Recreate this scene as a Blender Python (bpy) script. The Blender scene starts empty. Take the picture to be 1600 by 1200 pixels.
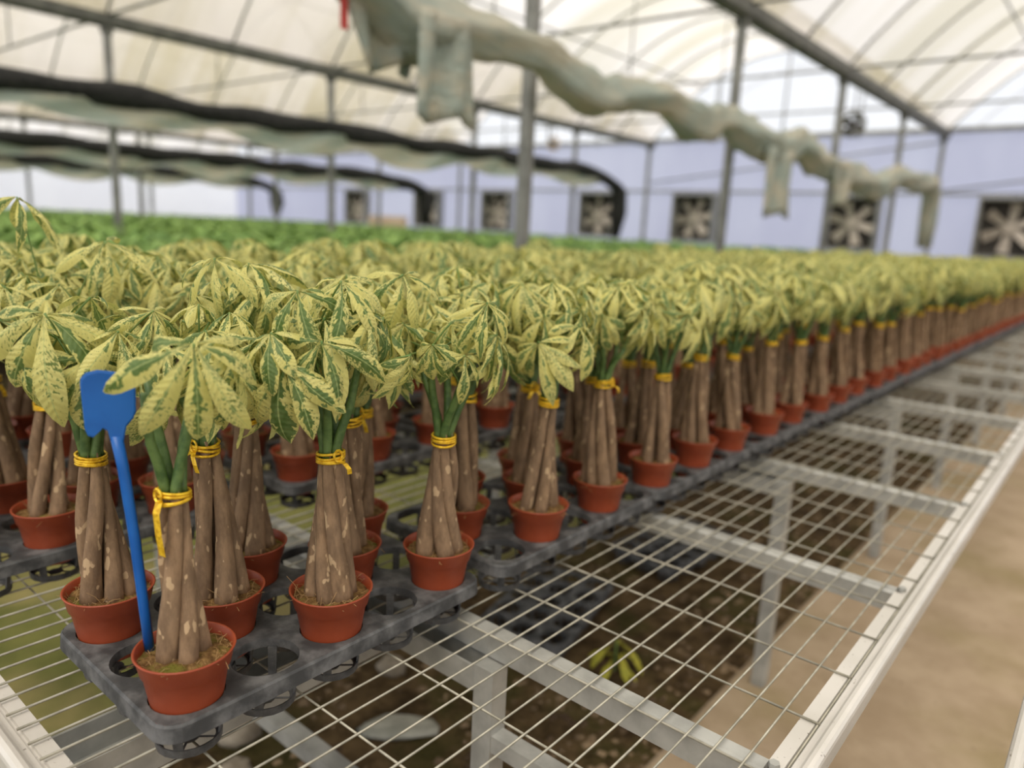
import bpy, math, random
from mathutils import Vector, Matrix

# ------------------------------------------------------------------ camera, world, light
SC = bpy.context.scene
COL = SC.collection
TZ = 0.80            # height of the tray tops above the ground
CAM = Vector((0.8071, -0.3849, 0.5772 + TZ))
YAW, PITCH, ROLL, FPX = 0.68798, 0.20916, 0.04888, 1162.54

def camera():
    fw = Vector((-math.sin(YAW)*math.cos(PITCH), math.cos(YAW)*math.cos(PITCH), -math.sin(PITCH)))
    rt = Vector((math.cos(YAW), math.sin(YAW), 0)); up = rt.cross(fw)
    r = math.cos(ROLL)*rt + math.sin(ROLL)*up
    u = -math.sin(ROLL)*rt + math.cos(ROLL)*up
    cd = bpy.data.cameras.new('camera'); co = bpy.data.objects.new('camera', cd); COL.objects.link(co)
    M = Matrix((r, u, -fw)).transposed().to_4x4(); M.translation = CAM
    co.matrix_world = M
    cd.sensor_width = 36; cd.lens = 36*FPX/1600
    cd.clip_start = 0.02; cd.clip_end = 200
    cd.dof.use_dof = True; cd.dof.focus_distance = 0.99; cd.dof.aperture_fstop = 1.9
    SC.camera = co
camera()

W = bpy.data.worlds.new('overcast'); SC.world = W; W.use_nodes = True
bgn = W.node_tree.nodes['Background']
bgn.inputs[0].default_value = (0.93, 0.96, 1.0, 1); bgn.inputs[1].default_value = 0.95
sd = bpy.data.lights.new('sun', 'SUN'); sd.energy = 4.2; sd.angle = math.radians(35); sd.color = (1.0, 0.95, 0.86)
so = bpy.data.objects.new('sun', sd); COL.objects.link(so); so.location = (3, -3, 12)
so.rotation_euler = (math.radians(28), math.radians(14), 0)
SC.view_settings.view_transform = 'Standard'; SC.view_settings.look = 'None'
SC.view_settings.exposure = 0.30; SC.view_settings.gamma = 1.0; SC.view_settings.use_curve_mapping = False

# ------------------------------------------------------------------ helpers
R = random.Random(11)
PI = math.pi
rad = math.radians

class MB:
    def __init__(s): s.v = []; s.f = []; s.uv = None; s.rnd = None
    def add(s, vs, fs):
        b = len(s.v); s.v += [tuple(x) for x in vs]; s.f += [tuple(i+b for i in f) for f in fs]
    def box(s, x0, x1, y0, y1, z0, z1):
        s.add([(x0,y0,z0),(x1,y0,z0),(x1,y1,z0),(x0,y1,z0),(x0,y0,z1),(x1,y0,z1),(x1,y1,z1),(x0,y1,z1)],
              [(0,3,2,1),(4,5,6,7),(0,1,5,4),(1,2,6,5),(2,3,7,6),(3,0,4,7)])
    def lathe(s, prof, n=24, cx=0, cy=0, cap0=False, cap1=False):
        vs = []; fs = []
        for r, z in prof:
            for k in range(n):
                a = 2*PI*k/n; vs.append((cx+r*math.cos(a), cy+r*math.sin(a), z))
        for i in range(len(prof)-1):
            for k in range(n):
                k2 = (k+1) % n; fs.append((i*n+k, i*n+k2, (i+1)*n+k2, (i+1)*n+k))
        if cap0: fs.append(tuple(reversed(range(n))))
        if cap1: fs.append(tuple((len(prof)-1)*n+k for k in range(n)))
        s.add(vs, fs)
    def tube(s, pts, rs, n=8, cap=True, closed=False, wob=None):
        pts = [Vector(p) for p in pts]; m = len(pts)
        if not hasattr(rs, '__len__'): rs = [rs]*m
        vs = []; fs = []; nrm = None
        for i in range(m):
            if closed: t = pts[(i+1) % m]-pts[i-1]
            else: t = pts[min(i+1, m-1)]-pts[max(i-1, 0)]
            t.normalize()
            if nrm is None:
                ref = Vector((0,0,1)) if abs(t.z) < .9 else Vector((1,0,0))
                nrm = t.cross(ref).normalized()
            else:
                nrm = (nrm - t*nrm.dot(t)).normalized()
            b = t.cross(nrm)
            for k in range(n):
                a = 2*PI*k/n
                rr = rs[i]*(wob(i, k) if wob else 1)
                vs.append(pts[i]+nrm*(rr*math.cos(a))+b*(rr*math.sin(a)))
        mm = m if closed else m-1
        for i in range(mm):
            j = (i+1) % m
            for k in range(n):
                k2 = (k+1) % n; fs.append((i*n+k, i*n+k2, j*n+k2, j*n+k))
        if cap and not closed:
            fs.append(tuple(reversed(range(n)))); fs.append(tuple((m-1)*n+k for k in range(n)))
        s.add(vs, fs)
    def prism(s, poly, axis, a0, a1):
        """extrude a 2-D polygon along an axis ('x': poly=(y,z); 'y': poly=(x,z); 'z': poly=(x,y))"""
        n = len(poly)
        def P(p, a): return {'x': (a,p[0],p[1]), 'y': (p[0],a,p[1]), 'z': (p[0],p[1],a)}[axis]
        vs = [P(p, a0) for p in poly]+[P(p, a1) for p in poly]
        fs = [(k, (k+1) % n, n+(k+1) % n, n+k) for k in range(n)]
        fs += [tuple(reversed(range(n))), tuple(range(n, 2*n))]
        s.add(vs, fs)
    def mesh(s, name, mat, smooth=False):
        me = bpy.data.meshes.new(name); me.from_pydata(s.v, [], s.f)
        if s.uv is not None:
            ul = me.uv_layers.new(name='UVMap')
            buf = []
            for f in s.f:
                for i in f: buf += s.uv[i]
            ul.data.foreach_set('uv', buf)
        if s.rnd is not None:
            at = me.attributes.new('rnd', 'FLOAT', 'POINT'); at.data.foreach_set('value', s.rnd)
        if smooth: me.polygons.foreach_set('use_smooth', [True]*len(me.polygons))
        me.materials.append(mat); me.update()
        return me

def ob(name, me, parent=None, loc=(0,0,0), rot=None, M=None):
    o = bpy.data.objects.new(name, me); COL.objects.link(o)
    if parent: o.parent = parent
    if M is not None: o.matrix_local = M
    else:
        o.location = loc
        if rot: o.rotation_euler = rot
    return o
def tag(o, label=None, cat=None, group=None, kind=None):
    if label: o['label'] = label
    if cat: o['category'] = cat
    if group: o['group'] = group
    if kind: o['kind'] = kind
    return o
def thing(name, label, cat, loc=(0,0,0), rz=0, group=None):
    o = ob(name, None, None, loc, (0,0,rz)); o.empty_display_size = .05
    return tag(o, label, cat, group)
def struct(name, me, loc=(0,0,0), label=None):
    o = ob(name, me, None, loc); o['kind'] = 'structure'
    if label: o['label'] = label
    return o

# ------------------------------------------------------------------ materials
class NT:
    def __init__(s, name):
        s.m = bpy.data.materials.new(name); s.m.use_nodes = True
        s.t = s.m.node_tree; s.n = s.t.nodes; s.bs = s.n['Principled BSDF']; s.out = s.n['Material Output']
    def new(s, ty, **kw):
        n = s.n.new(ty)
        for k, v in kw.items(): setattr(n, k, v)
        return n
    def link(s, a, b): s.t.links.new(a, b)
    def val(s, sock, x):
        if hasattr(x, 'is_output') or isinstance(x, bpy.types.NodeSocket): s.link(x, sock)
        else: sock.default_value = x
    def math(s, op, a, b=0.0, c=None):
        n = s.new('ShaderNodeMath', operation=op); s.val(n.inputs[0], a); s.val(n.inputs[1], b)
        if c is not None: s.val(n.inputs[2], c)
        return n.outputs[0]
    def noise(s, vec, scale, detail=3, rough=.55):
        n = s.new('ShaderNodeTexNoise'); 
        if vec is not None: s.link(vec, n.inputs['Vector'])
        n.inputs['Scale'].default_value = scale; n.inputs['Detail'].default_value = detail
        n.inputs['Roughness'].default_value = rough
        return n.outputs['Fac']
    def ramp(s, fac, a, b):
        n = s.new('ShaderNodeMapRange', interpolation_type='SMOOTHSTEP'); s.link(fac, n.inputs[0])
        n.inputs[1].default_value = a; n.inputs[2].default_value = b
        return n.outputs[0]
    def mix(s, fac, a, b):
        n = s.new('ShaderNodeMix', data_type='RGBA'); s.val(n.inputs[0], fac)
        s.val(n.inputs[6], a if not isinstance(a, tuple) else (*a, 1)); s.val(n.inputs[7], b if not isinstance(b, tuple) else (*b, 1))
        return n.outputs[2]
    def obj(s): return s.new('ShaderNodeTexCoord').outputs['Object']
    def pos(s): return s.new('ShaderNodeNewGeometry').outputs['Position']
    def scale(s, vec, sx, sy, sz):
        n = s.new('ShaderNodeMapping'); s.link(vec, n.inputs[0]); n.inputs['Scale'].default_value = (sx, sy, sz)
        return n.outputs[0]
    def bump(s, h, strength=.3, dist=.01):
        n = s.new('ShaderNodeBump'); n.inputs['Strength'].default_value = strength; n.inputs['Distance'].default_value = dist
        s.link(h, n.inputs['Height']); s.link(n.outputs[0], s.bs.inputs['Normal'])
    def base(s, c, rough=.6, metal=0, spec=.5):
        s.val(s.bs.inputs['Base Color'], c if not isinstance(c, tuple) else (*c, 1))
        s.val(s.bs.inputs['Roughness'], rough); s.bs.inputs['Metallic'].default_value = metal
        s.bs.inputs['Specular IOR Level'].default_value = spec
        return s.m

def noisy(name, c1, c2, scale=8, rough=.6, metal=0, a=.35, b=.65, bump=0, dist=.01, world=False, stretch=(1,1,1), spec=.5, detail=4):
    t = NT(name); v = t.scale(t.pos() if world else t.obj(), *stretch)
    n = t.noise(v, scale, detail)
    if bump: t.bump(t.noise(v, scale*3, 4), bump, dist)
    return t.base(t.mix(t.ramp(n, a, b), c1, c2), rough, metal, spec)

def leaf_material():
    t = NT('variegated_leaf')
    uv = t.new('ShaderNodeUVMap', uv_map='UVMap').outputs[0]
    sp = t.new('ShaderNodeSeparateXYZ'); t.link(uv, sp.inputs[0])
    u, v = sp.outputs[0], sp.outputs[1]
    at = t.new('ShaderNodeAttribute', attribute_name='rnd')
    oi = t.new('ShaderNodeObjectInfo')
    rd = t.math('FRACT', t.math('ADD', at.outputs['Fac'], oi.outputs['Random']))
    au = t.math('ABSOLUTE', t.math('MULTIPLY', t.math('SUBTRACT', u, .5), 2.0))
    # pinnate coordinates: patches run out along the side veins
    vs = t.math('SUBTRACT', v, t.math('MULTIPLY', au, .07))
    cb = t.new('ShaderNodeCombineXYZ')
    t.link(t.math('MULTIPLY', u, .30), cb.inputs[0]); t.link(vs, cb.inputs[1]); t.link(t.math('MULTIPLY', rd, 41.0), cb.inputs[2])
    n1 = t.noise(cb.outputs[0], 7, 3, .6)
    cb2 = t.new('ShaderNodeCombineXYZ')
    t.link(t.math('MULTIPLY', u, .42), cb2.inputs[0]); t.link(t.math('MULTIPLY', vs, 1.35), cb2.inputs[1]); t.link(t.math('MULTIPLY', rd, 97.0), cb2.inputs[2])
    n2 = t.noise(cb2.outputs[0], 24, 4, .62)
    n3 = t.noise(cb.outputs[0], 2.2, 1)
    thr = t.math('ADD', t.math('MULTIPLY', rd, .62), -.20)          # how green this leaflet is
    g = t.math('ADD', t.math('MULTIPLY', t.math('SUBTRACT', n1, .5), 1.7), t.math('SUBTRACT', thr, t.math('MULTIPLY', au, .55)))
    gm = t.ramp(g, .0, .035)
    sp2 = t.ramp(t.math('ADD', n2, t.math('MULTIPLY', t.math('SUBTRACT', n3, .5), .45)), .575, .605)
    mask = t.math('MAXIMUM', gm, t.math('MULTIPLY', sp2, .9))
    cream = t.mix(n3, (.63, .58, .15), (.74, .69, .30))
    green = t.mix(t.ramp(n1, .4, .75), (.075, .145, .032), (.17, .245, .09))
    col = t.mix(mask, cream, green)
    rib = t.ramp(au, .075, .03)
    col = t.mix(t.math('MULTIPLY', rib, .75), col, (.45, .52, .20))
    side = t.new('ShaderNodeTexWave', wave_type='BANDS', bands_direction='Y')
    t.link(cb.outputs[0], side.inputs['Vector']); side.inputs['Scale'].default_value = 4.5; side.inputs['Distortion'].default_value = 0.3
    t.bump(side.outputs['Fac'], .18, .004)
    t.base(col, .5, 0, .4)
    tr = t.new('ShaderNodeBsdfTranslucent'); t.link(t.mix(.35, col, (.5, .6, .1)), tr.inputs[0])
    mx = t.new('ShaderNodeMixShader'); mx.inputs[0].default_value = .28
    t.link(t.bs.outputs[0], mx.inputs[1]); t.link(tr.outputs[0], mx.inputs[2]); t.link(mx.outputs[0], t.out.inputs[0])
    return t.m

def trunk_material():
    t = NT('trunk_bark'); o = t.obj(); oi = t.new('ShaderNodeObjectInfo')
    ad = t.new('ShaderNodeVectorMath', operation='ADD'); t.link(o, ad.inputs[0])
    cb = t.new('ShaderNodeCombineXYZ'); t.link(t.math('MULTIPLY', oi.outputs['Random'], 9.0), cb.inputs[0]); t.link(cb.outputs[0], ad.inputs[1])
    v = ad.outputs[0]
    n1 = t.noise(t.scale(v, 1, 1, .35), 60, 5, .65)
    n2 = t.noise(t.scale(v, 1, 1, .55), 75, 2, .4)
    n3 = t.noise(v, 14, 2)
    c = t.mix(t.ramp(n1, .3, .75), (.110, .064, .033), (.31, .195, .108))
    c = t.mix(t.math('MULTIPLY', n3, .5), c, (.30, .21, .14))
    c = t.mix(t.math('MULTIPLY', t.ramp(n2, .635, .67), .8), c, (.52, .37, .22))
    t.bump(n1, .45, .004)
    return t.base(c, .8, 0, .25)

def film(name, c1, c2, transp, stretch, scale, a=.35, b=.7, trans_col=None):
    """thin plastic sheet: part of the light passes straight, the rest is scattered"""
    t = NT(name); v = t.scale(t.pos(), *stretch)
    col = t.mix(t.ramp(t.noise(v, scale, 4, .6), a, b), c1, c2)
    tl = t.new('ShaderNodeBsdfTranslucent'); t.link(col, tl.inputs[0])
    df = t.new('ShaderNodeBsdfDiffuse'); t.link(col, df.inputs[0])
    tp = t.new('ShaderNodeBsdfTransparent'); tp.inputs[0].default_value = (*(trans_col or (.95, .95, .95)), 1)
    m1 = t.new('ShaderNodeMixShader'); m1.inputs[0].default_value = .25
    t.link(tl.outputs[0], m1.inputs[1]); t.link(df.outputs[0], m1.inputs[2])
    m2 = t.new('ShaderNodeMixShader'); m2.inputs[0].default_value = transp
    t.link(m1.outputs[0], m2.inputs[1]); t.link(tp.outputs[0], m2.inputs[2]); t.link(m2.outputs[0], t.out.inputs[0])
    t.n.remove(t.bs)
    return t.m

M = {}
M['leaf'] = leaf_material()
M['trunk'] = trunk_material()
M['stem'] = noisy('green_stem', (.045, .095, .020), (.105, .175, .045), 60, .5, 0, bump=.15, dist=.003)
M['petiole'] = noisy('petiole', (.10, .20, .045), (.19, .27, .07), 40, .5)
M['pot'] = noisy('terracotta_plastic', (.275, .046, .015), (.35, .066, .023), 25, .42, 0, .3, .8)
M['soil'] = noisy('coir_soil', (.085, .040, .016), (.26, .15, .055), 55, .95, 0, .3, .7, 1.0, .01)
def soil_moss():
    t = NT('mossy_soil'); o = t.pos()
    c = t.mix(t.ramp(t.noise(o, 90, 4), .3, .7), (.11, .055, .022), (.30, .18, .07))
    c = t.mix(t.math('MULTIPLY', t.ramp(t.noise(o, 30, 3), .50, .66), .7), c, (.14, .15, .02))
    t.bump(t.noise(o, 220, 4), 1.0, .006)
    return t.base(c, .95, 0, .1)
M['soil'] = soil_moss()
M['fibre'] = NT('coir_fibre').base((.36, .22, .09), .8)
M['gold'] = noisy('gold_foil_tie', (.62, .34, .01), (.90, .58, .03), 180, .35, .35, .35, .6)
M['tray'] = noisy('scuffed_black_plastic', (.040, .041, .043), (.150, .150, .152), 26, .6, 0, .38, .72, .25, .003, stretch=(1, 1, 1), detail=8)
M['galv'] = noisy('galvanised_steel', (.33, .33, .31), (.50, .50, .47), 14, .5, .35, .3, .7, stretch=(1, 1, 1), world=True)
M['wire'] = noisy('galvanised_wire', (.27, .255, .205), (.42, .395, .32), 30, .45, .35, world=True)
def rail_material():
    t = NT('white_aluminium'); o = t.pos()
    c = t.mix(t.ramp(t.noise(o, 5, 3), .3, .7), (.57, .545, .50), (.67, .64, .60))
    c = t.mix(t.math('MULTIPLY', t.ramp(t.noise(o, 150, 2), .70, .74), .75), c, (.12, .085, .06))
    return t.base(c, .38, .1)
M['rail'] = rail_material()
M['steel'] = noisy('dull_grey_steel', (.20, .20, .185), (.29, .29, .27), 6, .55, .2, world=True)
M['darksteel'] = noisy('dark_grey_steel', (.10, .10, .088), (.16, .16, .14), 6, .6, .2, world=True)
M['blue'] = noisy('blue_plastic', (.0, .085, .36), (.004, .115, .44), 12, .38)
M['black'] = noisy('black_shade_cloth', (.006, .006, .006), (.022, .022, .020), 20, .9)
M['dark'] = noisy('dark_interior', (.03, .026, .022), (.055, .047, .04), 8, .7)
M['blade'] = noisy('fan_blade_metal', (.40, .35, .30), (.50, .45, .40), 6, .5, .1)
M['white'] = noisy('white_plastic', (.70, .70, .72), (.80, .80, .82), 5, .5)
M['tan'] = noisy('tan_board', (.50, .38, .27), (.62, .49, .36), 4, .8)
M['red'] = noisy('red_tape', (.45, .04, .03), (.55, .06, .05), 10, .6)
M['stone'] = noisy('pale_stone', (.20, .165, .12), (.42, .36, .28), 9, .9, 0, bump=.6, dist=.01)
M['foam'] = noisy('dirty_foam', (.24, .24, .20), (.42, .41, .35), 12, .9, 0, bump=.3, dist=.01)
M['weed'] = noisy('yellow_weed', (.25, .28, .02), (.50, .42, .03), 20, .6)
M['crop'] = noisy('green_crop', (.095, .205, .030), (.24, .37, .075), 3.0, .6, world=True)
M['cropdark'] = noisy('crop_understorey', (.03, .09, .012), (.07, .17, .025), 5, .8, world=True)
def cloth_material():
    t = NT('shade_fabric'); o = t.pos()
    c = t.mix(t.ramp(t.noise(t.scale(o, 3, .7, 3), 2.2, 4), .35, .65), (.44, .50, .45), (.62, .58, .47))
    t.bump(t.noise(t.scale(o, 6, 1.5, 6), 5, 3), .6, .03)
    t.base(c, .85, 0, .2)
    tr = t.new('ShaderNodeBsdfTranslucent'); t.link(c, tr.inputs[0])
    mx = t.new('ShaderNodeMixShader'); mx.inputs[0].default_value = .35
    t.link(t.bs.outputs[0], mx.inputs[1]); t.link(tr.outputs[0], mx.inputs[2]); t.link(mx.outputs[0], t.out.inputs[0])
    return t.m
M['cloth'] = cloth_material()
def dirt_material():
    t = NT('earth'); o = t.pos()
    c = t.mix(t.ramp(t.noise(o, 9, 6, .7), .32, .68), (.060, .038, .017), (.21, .140, .068))
    c = t.mix(t.math('MULTIPLY', t.ramp(t.noise(o, 3.1, 3), .5, .62), .55), c, (.085, .085, .022))
    c = t.mix(t.math('MULTIPLY', t.ramp(t.noise(o, 38, 3), .64, .72), .6), c, (.34, .24, .14))
    t.bump(t.noise(o, 26, 6, .7), 1.0, .05)
    return t.base(c, .95, 0, .1)
M['dirt'] = dirt_material()
def concrete_material(name, c1, c2, stain, amount):
    t = NT(name); o = t.pos()
    c = t.mix(t.ramp(t.noise(o, 4, 6, .65), .3, .7), c1, c2)
    c = t.mix(t.math('MULTIPLY', t.ramp(t.noise(o, 1.7, 4), .45, .7), amount), c, stain)
    c = t.mix(t.math('MULTIPLY', t.ramp(t.noise(o, 30, 3), .62, .75), .35), c, (.16, .11, .07))
    t.bump(t.noise(o, 60, 5), .3, .01)
    return t.base(c, .85, 0, .2)
M['concrete'] = concrete_material('tan_concrete', (.33, .245, .16), (.44, .34, .235), (.24, .19, .08), .6)
M['algae'] = concrete_material('algae_concrete', (.085, .093, .022), (.15, .15, .04), (.29, .23, .10), .7)
M['roof'] = film('roof_film', (.80, .745, .70), (.56, .50, .35), .42, (.10, 1, .10), .9, .40, .66, (.86, .83, .80))
M['bluefilm'] = film('lavender_wall_film', (.47, .475, .61), (.54, .55, .67), .06, (1, 1, .4), .5)
M['gable'] = film('gable_film', (.90, .89, .93), (.96, .95, .97), .55, (1, 1, 1), .6)

# ------------------------------------------------------------------ ground
m = MB(); m.box(-30, 12, -6, 17, -.15, -.004); struct('floor', m.mesh('floor', M['dirt']), label='brown earth floor of the greenhouse')
m = MB(); m.prism([(.03, -.02), (1.9, -.02), (1.9, .012), (.045, .012), (.03, .004)], 'y', -3, 16)
struct('floor_path', m.mesh('floor_path', M['concrete']), label='tan concrete path beside the wire bench')
m = MB(); m.prism([(-2.75, -.02), (-1.02, -.02), (-1.02, .004), (-1.035, .010), (-2.75, .010)], 'y', -3, 16)
struct('floor_path', m.mesh('floor_path', M['algae']), label='algae-green concrete path beyond the bench')

# ------------------------------------------------------------------ greenhouse shell
GX = [-27.41, -21.16, -14.91, -8.66, -2.42, 3.83, 10.08]
GZ = 2.70+TZ; RISE = 1.75; YW = 16.0; YB = -5.6
PY = [3.57+3.09*k for k in range(-2, 5)]
def arch(s): return GZ + RISE*(1-abs(2*s-1)**2.15)
NA = 22
for b in range(6):
    x0, x1 = GX[b], GX[b+1]; w = x1-x0
    m = MB(); ys = [YB+(YW-YB)*k/20 for k in range(21)]
    for y in ys:
        for i in range(NA+1): m.v.append((x0+w*i/NA, y, arch(i/NA)))
    for j in range(20):
        for i in range(NA): a = j*(NA+1)+i; m.f.append((a, a+1, a+NA+2, a+NA+1))
    roof = struct('ceiling', m.mesh('ceiling', M['roof'], True), label='arched translucent film roof span')
    if b == 0:
        mm = MB(); mm.tube([(w*i/NA, 0, arch(i/NA)-.03) for i in range(NA+1)], .020, 6); ribmesh = mm.mesh('arch_rib', M['galv'], True)
        mm = MB(); mm.tube([(0, YB, 0), (0, YW, 0)], .016, 6); purl = mm.mesh('purlin', M['steel'], True)
        mm = MB(); mm.tube([(0, 0, GZ-.02), (w, 0, GZ-.02)], .018, 6); tie_m = mm.mesh('tie_rod', M['steel'], True)
        mm = MB(); mm.tube([(w*.5, 0, arch(.5)-.04), (w*.5, 0, GZ-.02)], .012, 6); king = mm.mesh('king_rod', M['steel'], True)
    for k in range(14): ob('arch_rib', ribmesh, roof, (x0, PY[0]+1.545*k+.0, 0))
    for s in (.2, .5, .8): ob('purlin', purl, roof, (x0+w*s, 0, arch(s)-.055))
    for y in PY[1:]:
        ob('tie_rod', tie_m, roof, (x0, y, 0)); ob('king_rod', king, roof, (x0, y, 0))

# gable ends on the far wall, then the lavender film wall
WT = 2.62+TZ
for b in range(6):
    x0, x1 = GX[b], GX[b+1]; w = x1-x0
    m = MB()
    for i in range(NA+1): m.v += [(x0+w*i/NA, YW, WT+.12), (x0+w*i/NA, YW, arch(i/NA))]
    for i in range(NA): m.f.append((2*i, 2*i+2, 2*i+3, 2*i+1))
    g = struct('wall_gable', m.mesh('wall_gable', M['gable']), label='bright film gable above the lavender wall')
    mm = MB()
    for s in (.25, .5, .75): mm.tube([(x0+w*s, YW-.03, WT), (x0+w*s, YW-.03, arch(s))], .018, 6)
    ob('gable_stud', mm.mesh('gable_stud', M['steel'], True), g)
FANX = [-13.4, -10.0, -7.34, -3.86, -1.14, 2.3, -16.2, -19.6]
FZ0, FZ1, FW = .42+TZ, 1.50+TZ, 1.04
m = MB()
def wallpanel(x0, x1, z0, z1): m.add([(x0, YW, z0), (x1, YW, z0), (x1, YW, z1), (x0, YW, z1)], [(0,1,2,3)])
wallpanel(-27.4, 10.1, FZ1, WT+.12); wallpanel(-27.4, 10.1, 0, FZ0)
xs = sorted(FANX); e = [-27.4]
for x in xs: e += [x-FW/2, x+FW/2]
e.append(10.1)
for i in range(0, len(e), 2): wallpanel(e[i], e[i+1], FZ0, FZ1)
wall = struct('wall_far', m.mesh('wall_far', M['bluefilm']), label='lavender plastic film end wall')
m = MB(); m.box(-27.4, 10.1, YW-.07, YW-.02, 1.53+TZ, 1.58+TZ); ob('girt', m.mesh('girt', M['steel']), wall)
m = MB(); m.box(-27.4, 10.1, YW-.07, YW-.02, WT+.08, WT+.14); ob('girt', m.mesh('girt', M['steel']), wall)
m = MB()
m.tube([(-8.6, YW-.05, 1.75+TZ), (-2.5, YW-.05, 2.5+TZ)], .02, 6); ob('wall_brace', m.mesh('wall_brace', M['steel'], True), wall)
m = MB(); m.tube([(-2.4, YW-.05, 1.6+TZ), (3.8, YW-.05, 2.5+TZ)], .02, 6); ob('wall_brace', m.mesh('wall_brace', M['steel'], True), wall)
m = MB(); m.box(-27.45, -27.4, YB, YW, 0, GZ); struct('wall_left', m.mesh('wall_left', M['gable']), label='white film side wall')
m = MB(); m.box(10.08, 10.12, YB, YW, 0, GZ); struct('wall_right', m.mesh('wall_right', M['gable']), label='white film side wall')

# posts and gutters
pm = MB(); pm.box(-.036, .036, -.036, .036, 0, GZ-.14); post_me = pm.mesh('post_tube', M['steel'])
pm = MB(); pm.box(-.07, .07, -.07, .07, 0, .012); plate_me = pm.mesh('base_plate', M['steel'])
pm = MB(); pm.box(-.06, .06, -.05, .05, GZ-.20, GZ-.135); cap_me = pm.mesh('post_head', M['darksteel'])
gm = MB(); gm.prism([(-.085, 0), (-.085, -.11), (-.045, -.135), (.045, -.135), (.085, -.11), (.085, 0), (.075, 0), (.075, -.10), (-.075, -.10), (-.075, 0)], 'y', YB, YW)
gut_me = gm.mesh('gutter_trough', M['darksteel'])
ROWS = ['leftmost', 'second', 'third', 'fourth', 'nearest']
row_words = {-21.16: 'in the far left row of posts', -14.91: 'in the row beyond the green crops', -8.66: 'in the row among the green crops', -2.42: 'in the row beside the bench', 3.83: 'behind the path'}
ordw = {3: 'nearest', 2: 'nearest', 4: 'third', 5: 'fourth', 6: 'last'}
for gx in GX[1:-1]:
    t = thing('roof_gutter', 'grey steel roof gutter running over the posts '+row_words[gx], 'gutter', (gx, YB, GZ))
    ob('gutter_trough', gut_me, t, (0, -YB, 0))
    for k, y in enumerate(PY):
        if y < 1 or gx > 3: continue
        wd = ['', '', 'nearest', 'second', 'third', 'fourth', 'last'][k]
        t = thing('steel_post', f'{wd} grey steel post from the near end, {row_words[gx]}', 'post', (gx, min(y, YW-.12), 0))
        ob('post_tube', post_me, t); ob('base_plate', plate_me, t); ob('post_head', cap_me, t)

# exhaust fans
fb = MB()
fb.box(-FW/2, FW/2, 0, .02, 0, FZ1-FZ0); fan_back = fb.mesh('fan_back', M['dark'])
fb = MB()
H = FZ1-FZ0
for a in ((-FW/2, -FW/2+.05, 0, H), (FW/2-.05, FW/2, 0, H), (-FW/2+.05, FW/2-.05, 0, .05), (-FW/2+.05, FW/2-.05, H-.05, H)): fb.box(a[0], a[1], -.28, .0, a[2], a[3])
fan_frame = fb.mesh('fan_frame', M['steel'])
fb = MB()
fb.add([(.07, -.10, -.05), (.44, -.13, -.11), (.46, -.06, .08), (.07, -.06, .05), (.07, -.09, -.05), (.44, -.12, -.11), (.46, -.05, .08), (.07, -.05, .05)],
       [(0,1,2,3), (7,6,5,4), (0,4,5,1), (1,5,6,2), (2,6,7,3), (3,7,4,0)])
fan_blade = fb.mesh('fan_blade', M['blade'])
fb = MB(); fb.tube([(0, -.14, 0), (0, -.04, 0)], .10, 16); fan_hub = fb.mesh('fan_hub', M['blade'])
for i, x in enumerate(xs):
    t = thing('exhaust_fan', ['first', 'second', 'third', 'fourth', 'fifth', 'sixth', 'seventh', 'eighth'][i]+' square exhaust fan from the left on the lavender wall', 'fan', (x, YW-.005, FZ0), group='exhaust fans on the far wall')
    ob('fan_back', fan_back, t); ob('fan_frame', fan_frame, t)
    for k in range(6): ob('fan_blade', fan_blade, t, (0, 0, H/2), (0, k*PI/3+.3+.4*i, 0))
    ob('fan_hub', fan_hub, t, (0, 0, H/2))

# small round circulation fan and an orange-rimmed gauge
def small_fan(loc, ring_mat, r, label):
    xa = max(g for g in GX if g <= loc[0]); top = arch((loc[0]-xa)/6.25)+.01
    t = thing('circulation_fan', label, 'fan', loc)
    mm = MB(); mm.tube([(r*math.cos(a*PI/10), 0, r*math.sin(a*PI/10)) for a in range(20)], .03, 6, closed=True); ob('ring', mm.mesh('ring', ring_mat, True), t)
    mm = MB(); mm.tube([(0, -.05, 0), (0, .05, 0)], r*.25, 10); ob('hub', mm.mesh('hub', M['dark']), t)
    mm = MB(); mm.add([(r*.2, -.02, -.04), (r*.9, -.03, -.08), (r*.9, .03, .08), (r*.2, .02, .04)], [(0,1,2,3)]); bl = mm.mesh('blade', M['dark'])
    for k in range(4): ob('blade', bl, t, (0,0,0), (0, k*PI/2+.5, 0))
    mm = MB(); mm.tube([(0, 0, r), (0, 0, top-loc[2])], .012, 6); ob('hanger', mm.mesh('hanger', M['darksteel']), t)
small_fan((-3.07, 12.5, 2.40+TZ), M['darksteel'], .17, 'small dark round circulation fan hanging near the far posts')
small_fan((-11.26, 15.5, 2.68+TZ), M['tan'], .15, 'small tan-rimmed round fan hanging before the lavender wall')

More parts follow.
